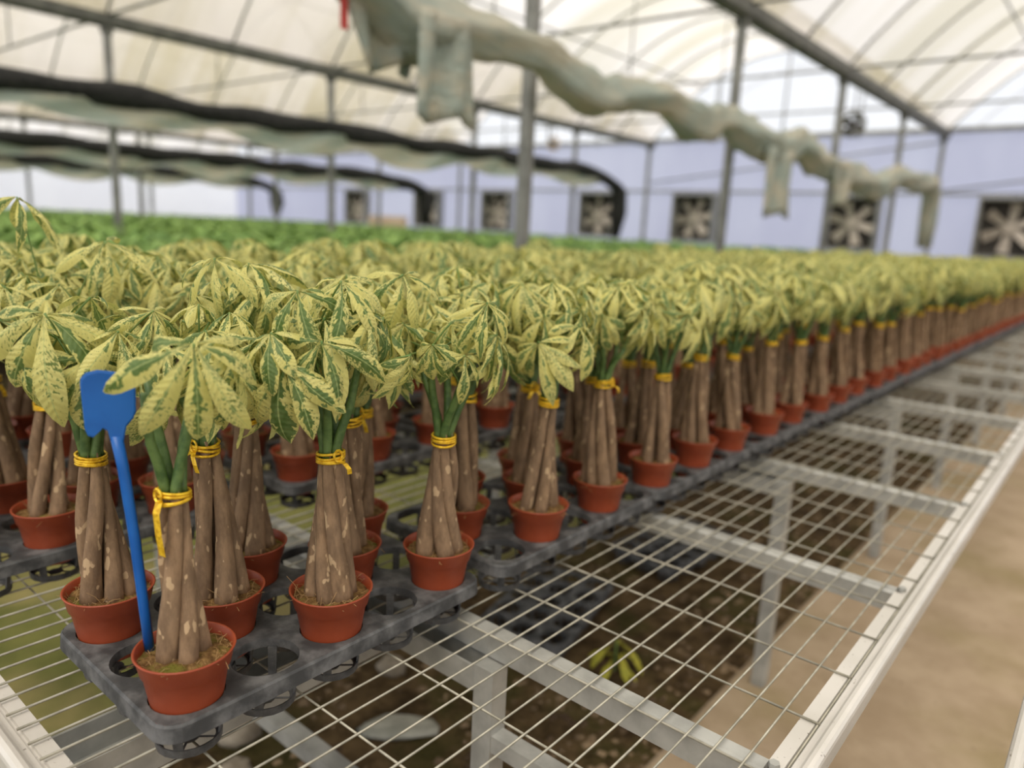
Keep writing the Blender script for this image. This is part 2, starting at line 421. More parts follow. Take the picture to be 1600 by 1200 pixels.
# ------------------------------------------------------------------ shade cloths
def interp(tab, y):
    for (a, b) in zip(tab, tab[1:]):
        if a[0] <= y <= b[0]:
            s = (y-a[0])/(b[0]-a[0]); s = s*s*(3-2*s)
            return [p+(q-p)*s for p, q in zip(a[1:], b[1:])]
    return list(tab[0][1:]) if y < tab[0][0] else list(tab[-1][1:])
def swag(tab, x, y0, y1, n, ph, sides=14, flat=1.0):
    pts = []; rs = []
    for i in range(n+1):
        y = y0+(y1-y0)*i/n; z, r, dx = interp(tab, y)
        pts.append((x+dx, y, z+TZ)); rs.append(r)
    mm = MB()
    mm.tube(pts, rs, sides, wob=lambda i, k: 1+.22*math.sin(k*2*PI*4/sides+ph+i*.35)+.12*math.sin(i*1.7+k*2*PI/sides))
    return mm
t = thing('shade_curtain', 'bunched pale green shade curtain hanging in swags over the bench', 'curtain', (-2.3, 2.0, TZ+1.6))
tab = [(.6, 1.90, .10, 0), (1.75, 1.84, .11, 0), (2.0, 1.70, .12, 0), (2.35, 1.57, .16, 0), (2.75, 1.62, .12, 0), (3.2, 1.62, .10, .05), (3.85, 1.47, .12, .05), (4.4, 1.56, .10, 0), (4.9, 1.61, .10, 0), (5.4, 1.50, .17, 0), (5.9, 1.60, .11, 0),
       (6.6, 1.52, .17, 0), (7.2, 1.46, .20, 0), (7.7, 1.62, .13, 0), (8.4, 1.48, .19, 0), (9.0, 1.44, .13, 0), (9.8, 1.42, .16, 0), (10.8, 1.36, .22, 0), (11.8, 1.60, .13, 0), (13, 1.60, .15, 0), (14.5, 1.66, .12, 0), (15.2, 1.2, .14, 0)]
o = ob('swag', swag([(a_, b_-.035, min(c_, .155), d_) for a_, b_, c_, d_ in tab], -2.17, .4, 14.2, 130, .4).mesh('swag', M['cloth'], True), t); o.matrix_parent_inverse = t.matrix_basis.inverted()
def flap(name, parent, base_inv, x, y0, y1, z0, z1, mat, wav=.03, spread=0, nseg=14, zig=.05):
    mm = MB(); nv = 8
    for j in range(nv+1):
        s = j/nv
        for i in range(nseg+1):
            q = i/nseg; yy = y0+(y1-y0)*q; yc = (y0+y1)/2
            yy = yc+(yy-yc)*(1+spread*s)
            zz = z1+(z0-z1)*s*(1+zig*math.sin(q*7))
            mm.v.append((x+wav*math.sin(q*11+s*1.2), yy, zz+TZ))
    for j in range(nv):
        for i in range(nseg): a = j*(nseg+1)+i; mm.f.append((a, a+1, a+nseg+2, a+nseg+1))
    o = ob(name, mm.mesh(name, mat, True), parent)
    md = o.modifiers.new('thickness', 'SOLIDIFY'); md.thickness = .012
    o.matrix_parent_inverse = base_inv
    return o
inv = t.matrix_basis.inverted()
flap('hanging_flap', t, inv, -2.04, 2.24, 2.64, 1.08, 1.58, M['cloth'], .035, .15)
flap('hanging_flap', t, inv, -2.05, 6.65, 7.4, .80, 1.42, M['cloth'], .05, .12)
flap('hanging_flap', t, inv, -2.07, 8.6, 9.5, 1.0, 1.42, M['cloth'], .05, -.3)
flap('hanging_flap', t, inv, -2.22, 1.90, 2.50, 1.30, 1.64, M['cloth'], .05, -.45, zig=.08)
mm = MB(); mm.tube([(-2.17, 14.1, 1.64+TZ), (-2.18, 14.35, 1.5+TZ), (-2.18, 14.42, 1.0+TZ), (-2.18, 14.4, .55+TZ)], [.13, .15, .15, .12], 10, wob=lambda i, k: 1+.2*math.sin(k*2.5))
o = ob('gathered_end', mm.mesh('gathered_end', M['cloth'], True), t); o.matrix_parent_inverse = inv
mm = MB(); mm.box(-2.174, -2.168, 1.885, 1.925, 1.42+TZ, 1.66+TZ); tag(ob('red_tape', mm.mesh('red_tape', M['red'])), 'red tape strip hanging beside the pale green curtain', 'tape')

def black_roll(x, z, yend, label, r=.13, drop=.5, k=0):
    t = thing('black_shade_roll', label, 'curtain', (x, 0, z+TZ)); inv = t.matrix_basis.inverted()
    rr = random.Random(k+5); n = 70; y0 = -4.0
    pts = [(x, y0+(yend-y0)*i/n, z+TZ+.018*math.sin(i*.5+k)+.012*math.sin(i*1.3) - .25*max(0, (i-n*.9)/(n*.1))**2) for i in range(n+1)]
    mm = MB(); mm.tube(pts, [r*(1+.10*math.sin(i*.9+k)) for i in range(n+1)], 10, wob=lambda i, kk: 1+.12*math.sin(kk*2+i))
    o = ob('roll', mm.mesh('roll', M['black'], True), t); o.matrix_parent_inverse = inv
    # pale cloth sagging in scallops beneath
    mm = MB(); n2 = 120
    for i in range(n2+1):
        y = y0+(yend-.6-y0)*i/n2; dp = .16+.22*abs(math.sin(i*.21+k))*(.5+.5*math.sin(i*.06+k*2)**2)
        for j in range(5): mm.v.append((x+.05+.04*math.sin(i*.8+j), y, z+TZ-.05-dp*j/4))
    for i in range(n2):
        for j in range(4): a = i*5+j; mm.f.append((a, a+1, a+6, a+5))
    o = ob('sagging_cloth', mm.mesh('sagging_cloth', M['cloth'], True), t); o.matrix_parent_inverse = inv
    mm = MB(); e = pts[-1]
    mm.tube([e, (x, e[1]+.12, e[2]-.12), (x, e[1]+.15, e[2]-drop*.5), (x, e[1]+.1, e[2]-drop)], [r, r*1.3, r*1.5, r*.8], 10, wob=lambda i, kk: 1+.15*math.sin(kk*2.2+i))
    o = ob('gathered_end', mm.mesh('gathered_end', M['black'], True), t); o.matrix_parent_inverse = inv
black_roll(-8.33, 1.78, 14.0, 'thick black rolled shade cloth, nearest and highest of the black rolls', .125, 1.1, 0)
black_roll(-14.6, 1.65, 14.1, 'black rolled shade cloth second from the bench', .14, .9, 3)
black_roll(-20.9, 1.62, 13.5, 'black rolled shade cloth farthest from the bench', .14, .8, 6)

# ------------------------------------------------------------------ wire bench
BX0, BX1, BY0, BY1 = -1.42, .55, -.11, 9.55
WZ = -.066+TZ
def rail_profile(sgn):
    """(across, z) : inner flange, groove, ridge, round lip, outer skirt"""
    p = [(0, -.010), (0, -.006), (.020, -.006), (.021, -.010), (.026, -.010), (.027, -.004), (.033, -.004), (.034, .000), (.037, .000), (.038, -.004)]
    for k in range(7):
        a = PI-PI*k/6; p.append((.0475+.0095*math.cos(a), .004+.0085*math.sin(a)))
    p += [(.057, -.020), (.054, -.024), (.052, -.024), (.052, -.012)]
    return [(sgn*x, z) for x, z in p]
bench = thing('wire_bench', 'galvanised wire mesh nursery bench with white aluminium rails carrying the potted trees', 'bench', (0, 0, 0))
m = MB(); m.prism([(BX1+x, WZ+z) for x, z in rail_profile(1)], 'y', BY0-.057, BY1+.057); ob('side_rail', m.mesh('side_rail', M['rail']), bench)
m = MB(); m.prism([(BX0+x, WZ+z) for x, z in rail_profile(-1)], 'y', BY0-.057, BY1+.057); ob('side_rail', m.mesh('side_rail', M['rail']), bench)
m = MB(); m.prism([(BY0+x, WZ+z) for x, z in rail_profile(-1)], 'x', BX0-.038, BX1+.038); ob('end_rail', m.mesh('end_rail', M['rail']), bench)
m = MB(); m.prism([(BY1+x, WZ+z) for x, z in rail_profile(1)], 'x', BX0-.038, BX1+.038); ob('end_rail', m.mesh('end_rail', M['rail']), bench)
m = MB(); m.tube([(0, BY0-.026, 0), (0, BY1+.026, 0)], .0018, 6); wl = m.mesh('wire', M['wire'], True)
m = MB(); m.tube([(BX0-.026, 0, 0), (BX1+.026, 0, 0)], .0018, 6); wc = m.mesh('wire', M['wire'], True)
x = .530
while x > BX0: ob('wire', wl, bench, (x, 0, WZ)); x -= .0388
ob('wire', wl, bench, (BX1+.0235, 0, WZ-.006)); ob('wire', wl, bench, (BX0-.0235, 0, WZ-.006))
y = .595-.148*4
while y < BY1: ob('wire', wc, bench, (0, y, WZ-.0035)); y += .148
m = MB(); m.prism([(-.030, -.045), (-.030, -.008), (-.026, -.003), (-.004, -.003), (0, -.008), (0, -.045), (-.004, -.045), (-.004, -.012), (-.026, -.012), (-.026, -.045)], 'x', BX0+.0, BX1+.012)
beam = m.mesh('cross_beam', M['galv'])
k = 0; y = .485
while y < BY1: ob('cross_beam', beam, bench, (0, y, WZ-.003)); y += .6535
m = MB(); m.lathe([(.0, .008), (.007, .008), (.0075, .004), (.0075, 0)], 6); scr = m.mesh('bolt', M['galv'])
y = .47
while y < 6: ob('bolt', scr, bench, (BX1+.010, y, WZ-.006)); y += .6535
# supports under the beams
m = MB(); m.box(-.020, .020, -.018, .018, 0, WZ-.052); leg = m.mesh('leg', M['galv'])
m = MB(); m.prism([(-.022, -.098), (-.022, -.053), (-.018, -.053), (-.018, -.094), (.018, -.094), (.018, -.053), (.022, -.053), (.022, -.098)], 'x', -1.0, .09)
cbar = m.mesh('support_channel', M['galv'])
y = .445
while y < BY1:
    for lx in (.11, -1.02): ob('leg', leg, bench, (lx, y, 0))
    ob('support_channel', cbar, bench, (0, y, WZ)); y += 1.307
m = MB(); m.prism([(-.205, -.115), (-.205, -.055), (-.200, -.055), (-.200, -.105), (-.125, -.105), (-.125, -.055), (-.120, -.055), (-.120, -.115)], 'y', BY0+.002, .415)
ob('long_channel', m.mesh('long_channel', M['galv']), bench, (0, 0, WZ))
m = MB(); m.box(.13, BX1, .43, .46, TZ-.262, TZ-.232); ob('brace_bar', m.mesh('brace_bar', M['galv']), bench)
m = MB(); m.box(-1.0, .09, .425, .465, .24, .275); ob('brace_bar', m.mesh('brace_bar', M['galv']), bench)

# neighbouring bench whose rail shows at the lower right
b2 = thing('wire_bench', 'neighbouring bench with white rail across the concrete path', 'bench', (0, 0, 0))
NB = .838; m = MB(); m.prism([(NB+x, WZ+z) for x, z in rail_profile(-1)], 'y', -1.2, 1.02); ob('side_rail', m.mesh('side_rail', M['rail']), b2)
m = MB(); m.prism([(.96+x, WZ+z) for x, z in rail_profile(1)], 'x', NB, 2.6); ob('end_rail', m.mesh('end_rail', M['rail']), b2)
m = MB(); m.box(NB-.0, 2.6, -1.2, .96, WZ-.014, WZ-.008); ob('bench_top', m.mesh('bench_top', noisy('cream_sheet', (.40, .38, .28), (.48, .46, .36), 6, .6)), b2)
for lx, ly in ((1.1, .6), (2.3, .6), (1.1, -.9), (2.3, -.9)): ob('leg', leg, b2, (lx, ly, 0))

# ------------------------------------------------------------------ trays
P = .107; HR = .0445
def tray_deck(segs):
    m = MB(); W2, L2 = 1.5*P, 2.5*P; rc = .030
    def outline(x, y):      # pull the outer corners in to a rounded rectangle
        ax, ay = abs(x), abs(y)
        if ax > W2-rc and ay > L2-rc:
            dx, dy = ax-(W2-rc), ay-(L2-rc); d = math.hypot(dx, dy)
            if d > rc: ax, ay = W2-rc+dx*rc/d, L2-rc+dy*rc/d
        return math.copysign(ax, x), math.copysign(ay, y)
    n = segs
    for ix in range(3):
        for iy in range(5):
            cx, cy = (ix-1)*P, (iy-2)*P; vs = []; fs = []
            for k in range(n):
                a = 2*PI*k/n+PI/n*0; c, s = math.cos(a), math.sin(a)
                h = P/2/max(abs(c), abs(s)); ox, oy = outline(cx+c*h, cy+s*h)
                vs += [(ox, oy, 0), (cx+c*HR, cy+s*HR, 0), (cx+c*(HR-.001), cy+s*(HR-.001), -.012)]
            for k in range(n):
                j = (k+1) % n
                fs += [(3*k, 3*j, 3*j+1, 3*k+1), (3*k+1, 3*j+1, 3*j+2, 3*k+2)]
            m.add(vs, fs)
    ring = []
    for cx, cy, a0 in ((W2-rc, L2-rc, 0), (-W2+rc, L2-rc, 90), (-W2+rc, -L2+rc, 180), (W2-rc, -L2+rc, 270)):
        for k in range(6):
            a = rad(a0+90*k/5); ring.append((cx, cy, math.cos(a), math.sin(a)))
    lv = [(rc, 0), (rc+.0025, -.003), (rc+.004, -.022), (rc+.002, -.022), (rc-.002, -.004)]
    vs = []; fs = []; nr = len(ring)
    for r, z in lv: vs += [(cx+r*c, cy+r*s, z) for cx, cy, c, s in ring]
    for i in range(len(lv)-1):
        for k in range(nr): j = (k+1) % nr; fs.append((i*nr+j, i*nr+k, (i+1)*nr+k, (i+1)*nr+j))
    m.add(vs, fs)
    return m
def cup(n=20):
    m = MB()
    for k in range(4):
        a0 = rad(45+90*k); da = .15
        pr = [(.0435, -.010), (.0420, -.030), (.0385, -.055), (.0350, -.0635)]
        vs = []
        for r, z in pr:
            for a in (a0-da, a0+da): vs += [(r*math.cos(a), r*math.sin(a), z), ((r-.0025)*math.cos(a), (r-.0025)*math.sin(a), z)]
        fs = []
        for i in range(3):
            b = 4*i; fs += [(b, b+2, b+6, b+4), (b+1, b+5, b+7, b+3), (b, b+4, b+5, b+1), (b+2, b+3, b+7, b+6)]
        m.add(vs, fs)
    m.lathe([(.0395, -.0525), (.0385, -.0635), (.0310, -.0635), (.0310, -.0605), (.0365, -.0600), (.0375, -.0525), (.0395, -.0525)], n)
    m.lathe([(.0, -.0630), (.012, -.0630), (.012, -.0610), (.0, -.0610)], 10)
    for k in range(2):
        c, s = math.cos(rad(45+90*k)), math.sin(rad(45+90*k))
        m.tube([(-.034*c, -.034*s, -.062), (.034*c, .034*s, -.062)], .0016, 4)
    return m
deck_hi = tray_deck(32).mesh('deck', M['tray']); deck_lo = tray_deck(16).mesh('deck', M['tray'])
cup_me = cup().mesh('cup', M['tray'])
mcup = MB(); c1 = cup(10)
for ix in range(3):
    for iy in range(5): mcup.add([(x+(ix-1)*P, y+(iy-2)*P, z) for x, y, z in c1.v], c1.f)
cups_lo = mcup.mesh('cups', M['tray'])
COLS = [  # x of the aisle-side row, list of (y of first hole, parity)
    ('aisle-side', 0.0, [(0, 0), (.587, 1), (1.134, 0), (1.700, 1)]),
    ('middle', -.58, [(-.056, 1), (.553, 0), (1.12, 1), (1.68, 0)]),
    ('far-side', -1.08, [(.02, 0), (.60, 1), (1.16, 0), (1.73, 1)]),
]
ORD = ['nearest', 'second', 'third', 'fourth', 'fifth', 'sixth', 'seventh', 'eighth', 'ninth', 'tenth', 'eleventh', 'twelfth', 'thirteenth', 'fourteenth', 'fifteenth', 'sixteenth', 'seventeenth']
HOLE = ['first', 'second', 'third', 'fourth', 'fifth']
SPOTS = []
for cname, cx, lst in COLS:
    lst = list(lst)
    while lst[-1][0] < BY1-1.1: lst.append((lst[-1][0]+.560, 1-lst[-1][1]))
    for ti, (y0, par) in enumerate(lst):
        xo = cx + .016*max(0, y0-1.5)
        t = thing('pot_tray', f'{ORD[ti]} black fifteen-hole plastic tray along the {cname} tray row of the bench', 'tray', (xo-P, y0+2*P, TZ), group='black pot trays on the bench')
        near = math.hypot(xo-CAM.x, y0-CAM.y) < 2.3
        ob('deck', deck_hi if near else deck_lo, t)
        if near:
            for ix in range(3):
                for iy in range(5): ob('cup', cup_me, t, ((ix-1)*P, (iy-2)*P, 0))
        else: tag(ob('cups', cups_lo, t), kind=None)
        for r in range(3):
            for h in range(5):
                if (r+h) % 2 == par: SPOTS.append((xo-r*P, y0+h*P, cname, ti, r, h))

# ------------------------------------------------------------------ plant library
# leaflet shapes: along +X, normal +Z, drooping; unit length
def leaflet(rng, nu, nv):
    m = MB(); m.uv = []
    W_ = rng.uniform(.225, .305); droop0 = rad(rng.uniform(0, 12)); droop = rad(rng.uniform(38, 95)); fold = rng.uniform(.05, .30)
    side = rng.uniform(-.14, .14); twist = rng.uniform(-.7, .7); wavA = rng.uniform(.008, .03); ph = rng.uniform(0, 6)
    x = z = 0; pts = []
    for i in range(nv+1):
        s = i/nv; a = droop0-droop*s**1.2
        pts.append((x, z)); x += math.cos(a)/nv; z += math.sin(a)/nv
    for i in range(nv+1):
        s = i/nv; w = .5*W_*(math.sin(PI*min(1, s**1.30*.985+.012))**1.0)*(1 if s < .97 else .35)
        if i == nv: w = .006
        for k in range(nu+1):
            u = k/nu*2-1
            zz = pts[i][1]-fold*abs(u)*w*2.2+wavA*math.sin(s*13+ph+u*2)*abs(u)
            m.v.append((pts[i][0], u*w*math.cos(twist*s)+side*math.sin(PI*s)*.6, zz+u*w*math.sin(twist*s))); m.uv.append((k/nu, s))
    for i in range(nv):
        for k in range(nu): a = i*(nu+1)+k; m.f.append((a, a+1, a+nu+2, a+nu+1))
    return m
LR = random.Random(3)
HI = [leaflet(LR, 4, 9) for _ in range(12)]
LR = random.Random(3)
LO = [leaflet(LR, 2, 5) for _ in range(12)]
for L in HI: L.rnd = [0.0]*len(L.v)
HI_ME = [L.mesh('leaflet', M['leaf'], True) for L in HI]

def leaf_layout(rng, L, nl=None, tilt=0.6, wide=1.0, more=0):
    """leaflets of one palmate leaf in its own frame (x forward, z normal)"""
    nl = nl or rng.choice([5, 6, 6, 7]); out = []
    span = rng.uniform(250, 290)-max(0, tilt-.45)*130+more
    for i in range(nl):
        q = (i/(nl-1)*2-1); az = rad(q*span/2+rng.uniform(-7, 7))
        l = L*(1-.40*abs(q)**1.4)*rng.uniform(.92, 1.06)
        pitch = rad(rng.uniform(6, 30)+8*abs(q))
        roll = rad(rng.uniform(-16, 16))
        T = Matrix.Rotation(az, 4, 'Z') @ Matrix.Rotation(pitch, 4, 'Y') @ Matrix.Rotation(roll, 4, 'X') @ Matrix.Translation((L*.03, 0, 0)) @ Matrix.Diagonal((l, l*wide*rng.uniform(.88, 1.1), l, 1))
        out.append((rng.randrange(12), T))
    return out
def leaf_frame(apex, az, tilt, roll=0):
    """z = leaf normal tilted from vertical towards azimuth az; x = forward and down"""
    h = Vector((math.cos(az), math.sin(az), 0)); n = (Vector((0,0,1))*math.cos(tilt)+h*math.sin(tilt)).normalized()
    f = (h*math.cos(tilt)-Vector((0,0,1))*math.sin(tilt)).normalized(); s = n.cross(f)
    Mx = Matrix((f, s, n)).transposed().to_4x4() @ Matrix.Rotation(roll, 4, 'Z'); Mx.translation = apex
    return Mx
def trunks(rng, wide=None, tie_z=None, nt=None):
    """braided trunks from the soil to the tie and the green stems above: lists of MB"""
    nt = nt or rng.choice([5, 5, 5, 4]); a0 = rng.uniform(0, 6.28); tw = rng.choice([-1, 1])*rad(rng.uniform(35, 105))
    R0 = wide or rng.uniform(.022, .030); tz = tie_z or rng.uniform(.240, .270); lean = (rng.uniform(-.012, .012), rng.uniform(-.012, .012))
    T, S, tops = [], [], []
    for k in range(nt):
        rb = rng.uniform(.0122, .0175); pts = []; rs = []; ph = rng.uniform(0, 6); aj = rng.uniform(-.35, .35)
        n = 12
        for i in range(n+1):
            s = i/n; z = .040+(tz+.012-.040)*s
            a = a0+2*PI*k/nt+aj*(1-s)+tw*s**1.15
            rr = R0+(.0090-R0)*s**.9 + .004*math.sin(PI*s)*math.sin(ph)
            pts.append((rr*math.cos(a)+lean[0]*s, rr*math.sin(a)+lean[1]*s, z))
            rs.append(.0062+(rb-.0062)*(1-s)**.9*(1+.05*math.sin(s*9+ph)))
        m = MB(); m.tube(pts, rs, 8, wob=lambda i, kk: 1+.05*math.sin(kk*1.9+i*.8)); T.append(m)
        # green stem
        a1 = a0+2*PI*k/nt+tw; top = Vector((pts[-1][0]+math.cos(a1+.7)*rng.uniform(.018, .045), pts[-1][1]+math.sin(a1+.7)*rng.uniform(.018, .045), rng.uniform(.345, .40)))
        b = Vector(pts[-1]); b0 = Vector(pts[-2]); mid = b+(top-b)*.5+Vector((math.cos(a1), math.sin(a1), 0))*rng.uniform(-.006, .006)
        m = MB(); q = [b0.lerp(b, .3), b, b.lerp(mid, .5)+Vector((0,0,.004)), mid, mid.lerp(top, .55), top]
        m.tube(q, [.0070, .0066, .0062, .0058, .0052, .0042], 8); S.append(m); tops.append((mid, top))
    return T, S, tops, Vector((lean[0], lean[1], tz))
def tie_mesh(rng, c, tail=True):
    m = MB(); Rr = .0182
    for j in range(4):
        z = c.z-.006+j*.004+rng.uniform(-.001, .001); tx, ty = rng.uniform(-.15, .15), rng.uniform(-.15, .15)
        m.tube([(c.x+Rr*math.cos(a*PI/9), c.y+Rr*math.sin(a*PI/9), z+Rr*(tx*math.cos(a*PI/9)+ty*math.sin(a*PI/9))) for a in range(18)], .0021, 5, closed=True)
    return m
def tie_tail(rng, c, az, ln, w=.0035):
    m = MB(); d = Vector((math.cos(az), math.sin(az), 0)); s = Vector((-d.y, d.x, 0)); b = c+d*.019
    for sg in (-1, 1) if rng.random() < .5 else (1,):
        pts = [b, b+d*.010+s*(.006*sg)+Vector((0,0,-.2*ln)), b+d*.012+s*(.011*sg)+Vector((0,0,-.6*ln)), b+d*.010+s*(.013*sg)+Vector((0,0,-ln))]
        vs = []
        for p in pts: vs += [p-s*w, p+s*w]
        m.add(vs, [(0,1,3,2), (2,3,5,4), (4,5,7,6)])
    m.tube([b+s*.006*math.cos(a*PI/5)+d*.002+Vector((0,0,.006+.008*math.sin(a*PI/5))) for a in range(10)], .0017, 4, closed=True)
    return m
def canopy(rng, tops, hero=(), n=18, zc=.375, Rx=.100, Rz=.110):
    """list of (stem point, apex, leaf frame matrix, layout)"""
    out = []
    for (apex, L, tilt, dz) in hero:
        apex = Vector(apex); az = math.atan2(CAM.y-hero_org[1], CAM.x-hero_org[0])+rad(dz)
        b = min(tops, key=lambda t: (t[1]-apex).length)
        out.append((b[1], apex, leaf_frame(apex, az, rad(tilt)), leaf_layout(rng, L, rng.choice([6, 7]), rad(tilt), .84, 22)))
    off = rng.uniform(0, 6.28)
    for i in range(n):
        s = (i+.5)/n; th = math.acos(1-.90*s)*rng.uniform(.9, 1.08)
        az = off+i*2.39996+rng.uniform(-.25, .25)
        k = rng.uniform(.68, 1.10)
        apex = Vector((Rx*k*math.sin(th)*math.cos(az), Rx*k*math.sin(th)*math.sin(az), zc+Rz*math.cos(th)*rng.uniform(.85, 1.1)))
        L = rng.uniform(.058, .114)*(1+.12*s)
        if any((apex-Vector(hh[0])).length < .045 for hh in hero): continue
        tilt = min(rad(76), th*.82+rad(rng.uniform(-10, 16)))
        b = rng.choice(tops); bp = b[0].lerp(b[1], rng.uniform(.6, 1))
        out.append((bp, apex, leaf_frame(apex, az, tilt, rng.uniform(-.35, .35)), leaf_layout(rng, L, None, tilt)))
    return out
def petiole(b, apex, nseg=5, n=5):
    d = apex-b; mid = b.lerp(apex, .55)+Vector((0, 0, .25*d.length*.35))
    pts = []
    for i in range(nseg+1):
        s = i/nseg; pts.append(b*(1-s)**2+mid*2*s*(1-s)+apex*s*s)
    m = MB(); m.tube(pts, [.0017]+[.0013]*(nseg-1)+[.0016], n)
    return m
# pot and soil
pm = MB(); pm.lathe([(.0, -.034), (.0368, -.034), (.0378, -.032), (.0428, .0), (.0492, .0375), (.0520, .0395), (.0560, .0585), (.0578, .0605), (.0585, .0620), (.0572, .0632), (.0552, .0622), (.0520, .046)], 40)
pot_hi = pm.mesh('pot', M['pot'], True)
pm = MB(); pm.lathe([(.0368, -.034), (.0428, .0), (.0492, .0375), (.0520, .0395), (.0575, .0605), (.0580, .0632), (.0552, .0622), (.0520, .046)], 20)
pot_lo = pm.mesh('pot', M['pot'], True)
def soil_mesh(rng, fibres):
    m = MB(); n = 28; vs = [(0, 0, .056)]; fs = []
    for j, r in enumerate((.012, .024, .036, .046, .0535)):
        for k in range(n):
            a = 2*PI*k/n; vs.append((r*math.cos(a), r*math.sin(a), .0555-.006*(r/.053)**2+rng.uniform(-.0016, .0016)))
    for k in range(n): fs.append((0, 1+k, 1+(k+1) % n))
    for j in range(4):
        for k in range(n): k2 = (k+1) % n; fs.append((1+j*n+k, 1+(j+1)*n+k, 1+(j+1)*n+k2, 1+j*n+k2))
    m.add(vs, fs)
    me = m.mesh('soil', M['soil'], True)
    f = MB()
    for _ in range(fibres):
        a = rng.uniform(0, 6.28); r = rng.uniform(.030, .052); p = Vector((r*math.cos(a), r*math.sin(a), .051)); d = Vector((rng.uniform(-1, 1), rng.uniform(-1, 1), rng.uniform(.0, .7))).normalized()*rng.uniform(.010, .024)
        if rng.random() < .06: d *= 2
        if (p+d).xy.length > .066: d *= .4
        f.tube([p, p+d*.5+Vector((0,0,.003)), p+d+Vector((0,0,-.002))], .00032, 3)
    return me, f.mesh('coir_fibres', M['fibre'])
SOILS = [soil_mesh(random.Random(50+i), 70) for i in range(4)]

SP = 2*P
HERO = {   # (tray row, tray, row, hole): leaves (apex, length, tilt, azimuth off the path side)
    ('aisle-side', 0, 0, 0): [((.064, -.006, .441), .148, 62, 0)],
    ('aisle-side', 0, 2, 0): [((.040, -.065, .450), .140, 56, -6), ((.053, .057, .448), .090, 48, 20)],
    ('aisle-side', 0, 1, 1): [((.088, .016, .424), .122, 60, 14)],
    ('aisle-side', 0, 2, 2): [((.025, -.056, .513), .100, 32, -10), ((.065, -.007, .474), .100, 50, 8)],
    ('middle', 0, 0, 1): [((.080, .088, .520), .120, 38, 10), ((-.03, .0, .585), .12, 16, 62)],
    ('aisle-side', 0, 0, 2): [((.048, -.019, .500), .10, 46, 0), ((.025, -.067, .488), .10, 52, -25)],
    ('aisle-side', 0, 1, 3): [((.090, .034, .500), .105, 48, 18)],
    ('aisle-side', 0, 0, 4): [((.041, -.029, .433), .085, 60, -12), ((.085, .0, .466), .092, 60, 6)],
    ('aisle-side', 1, 0, 1): [((.029, -.054, .429), .092, 58, -4), ((-.011, -.071, .480), .10, 46, -20)],
}
ZTOP = {('aisle-side', 0, 0, 0): (.345, 7), ('aisle-side', 0, 2, 0): (.355, 14), ('aisle-side', 0, 1, 1): (.350, 15), ('aisle-side', 0, 0, 4): (.350, 17)}
ROWW = ['front', 'centre', 'back']
hero_org = (0, 0)
def plant_label(cname, ti, r, h):
    return f'variegated money tree in {HOLE[h]} hole, {ROWW[r]} row, {ORD[ti]} tray, {cname} tray row'
def near_plant(x, y, cname, ti, r, h):
    global hero_org
    key = (cname, ti, r, h); rng = random.Random(hash_key(key)); hero_org = (x, y)
    zc, n = ZTOP.get(key, (rng.uniform(.365, .395), 22))
    t = thing('money_tree', plant_label(*key), 'potted plant', (x, y, TZ), group='variegated money trees in terracotta pots')
    ob('pot', pot_hi, t); s, f = SOILS[rng.randrange(4)]; a = rng.uniform(0, 6)
    so_ = ob('soil', s, t, (0,0,0), (0,0,a)); tag(ob('coir_fibres', f, so_), kind='stuff')
    T, S, tops, tc = trunks(rng, .0195, .252, 4) if key == ('aisle-side', 0, 0, 0) else trunks(rng)
    for m_ in T: ob('trunk', m_.mesh('trunk', M['trunk'], True), t)
    for m_ in S: ob('stem', m_.mesh('stem', M['stem'], True), t)
    tie = ob('tie', tie_mesh(rng, tc).mesh('tie', M['gold'], True), t); tie['label'] = 'gold foil twist tie'
    caz = math.atan2(CAM.y-y, CAM.x-x)
    if key == ('aisle-side', 0, 0, 0): ob('tie_tail', tie_tail(rng, tc, caz-.9, .062, .0055).mesh('tie_tail', M['gold']), tie)
    elif rng.random() < .5: ob('tie_tail', tie_tail(rng, tc, caz+rng.uniform(-1, 1), rng.uniform(.015, .03)).mesh('tie_tail', M['gold']), tie)
    for b, apex, F, lay in canopy(rng, tops, HERO.get(key, ()), n, zc):
        if key == ('aisle-side', 0, 0, 0) and (apex.x*-.39+apex.y*-.92 > .012 or (apex.z < .40 and apex.x > .02)): continue   # this tree is bare on the marker's side
        m_ = petiole(b, apex); lf = ob('leaf', m_.mesh('petiole', M['petiole'], True), t)
        for k, Tm in lay: ob('leaflet', HI_ME[k], lf, M=F @ Tm)
def hash_key(key):
    return {'aisle-side': 1, 'middle': 2, 'far-side': 3}[key[0]]*100000+key[1]*1000+key[2]*100+key[3]+77

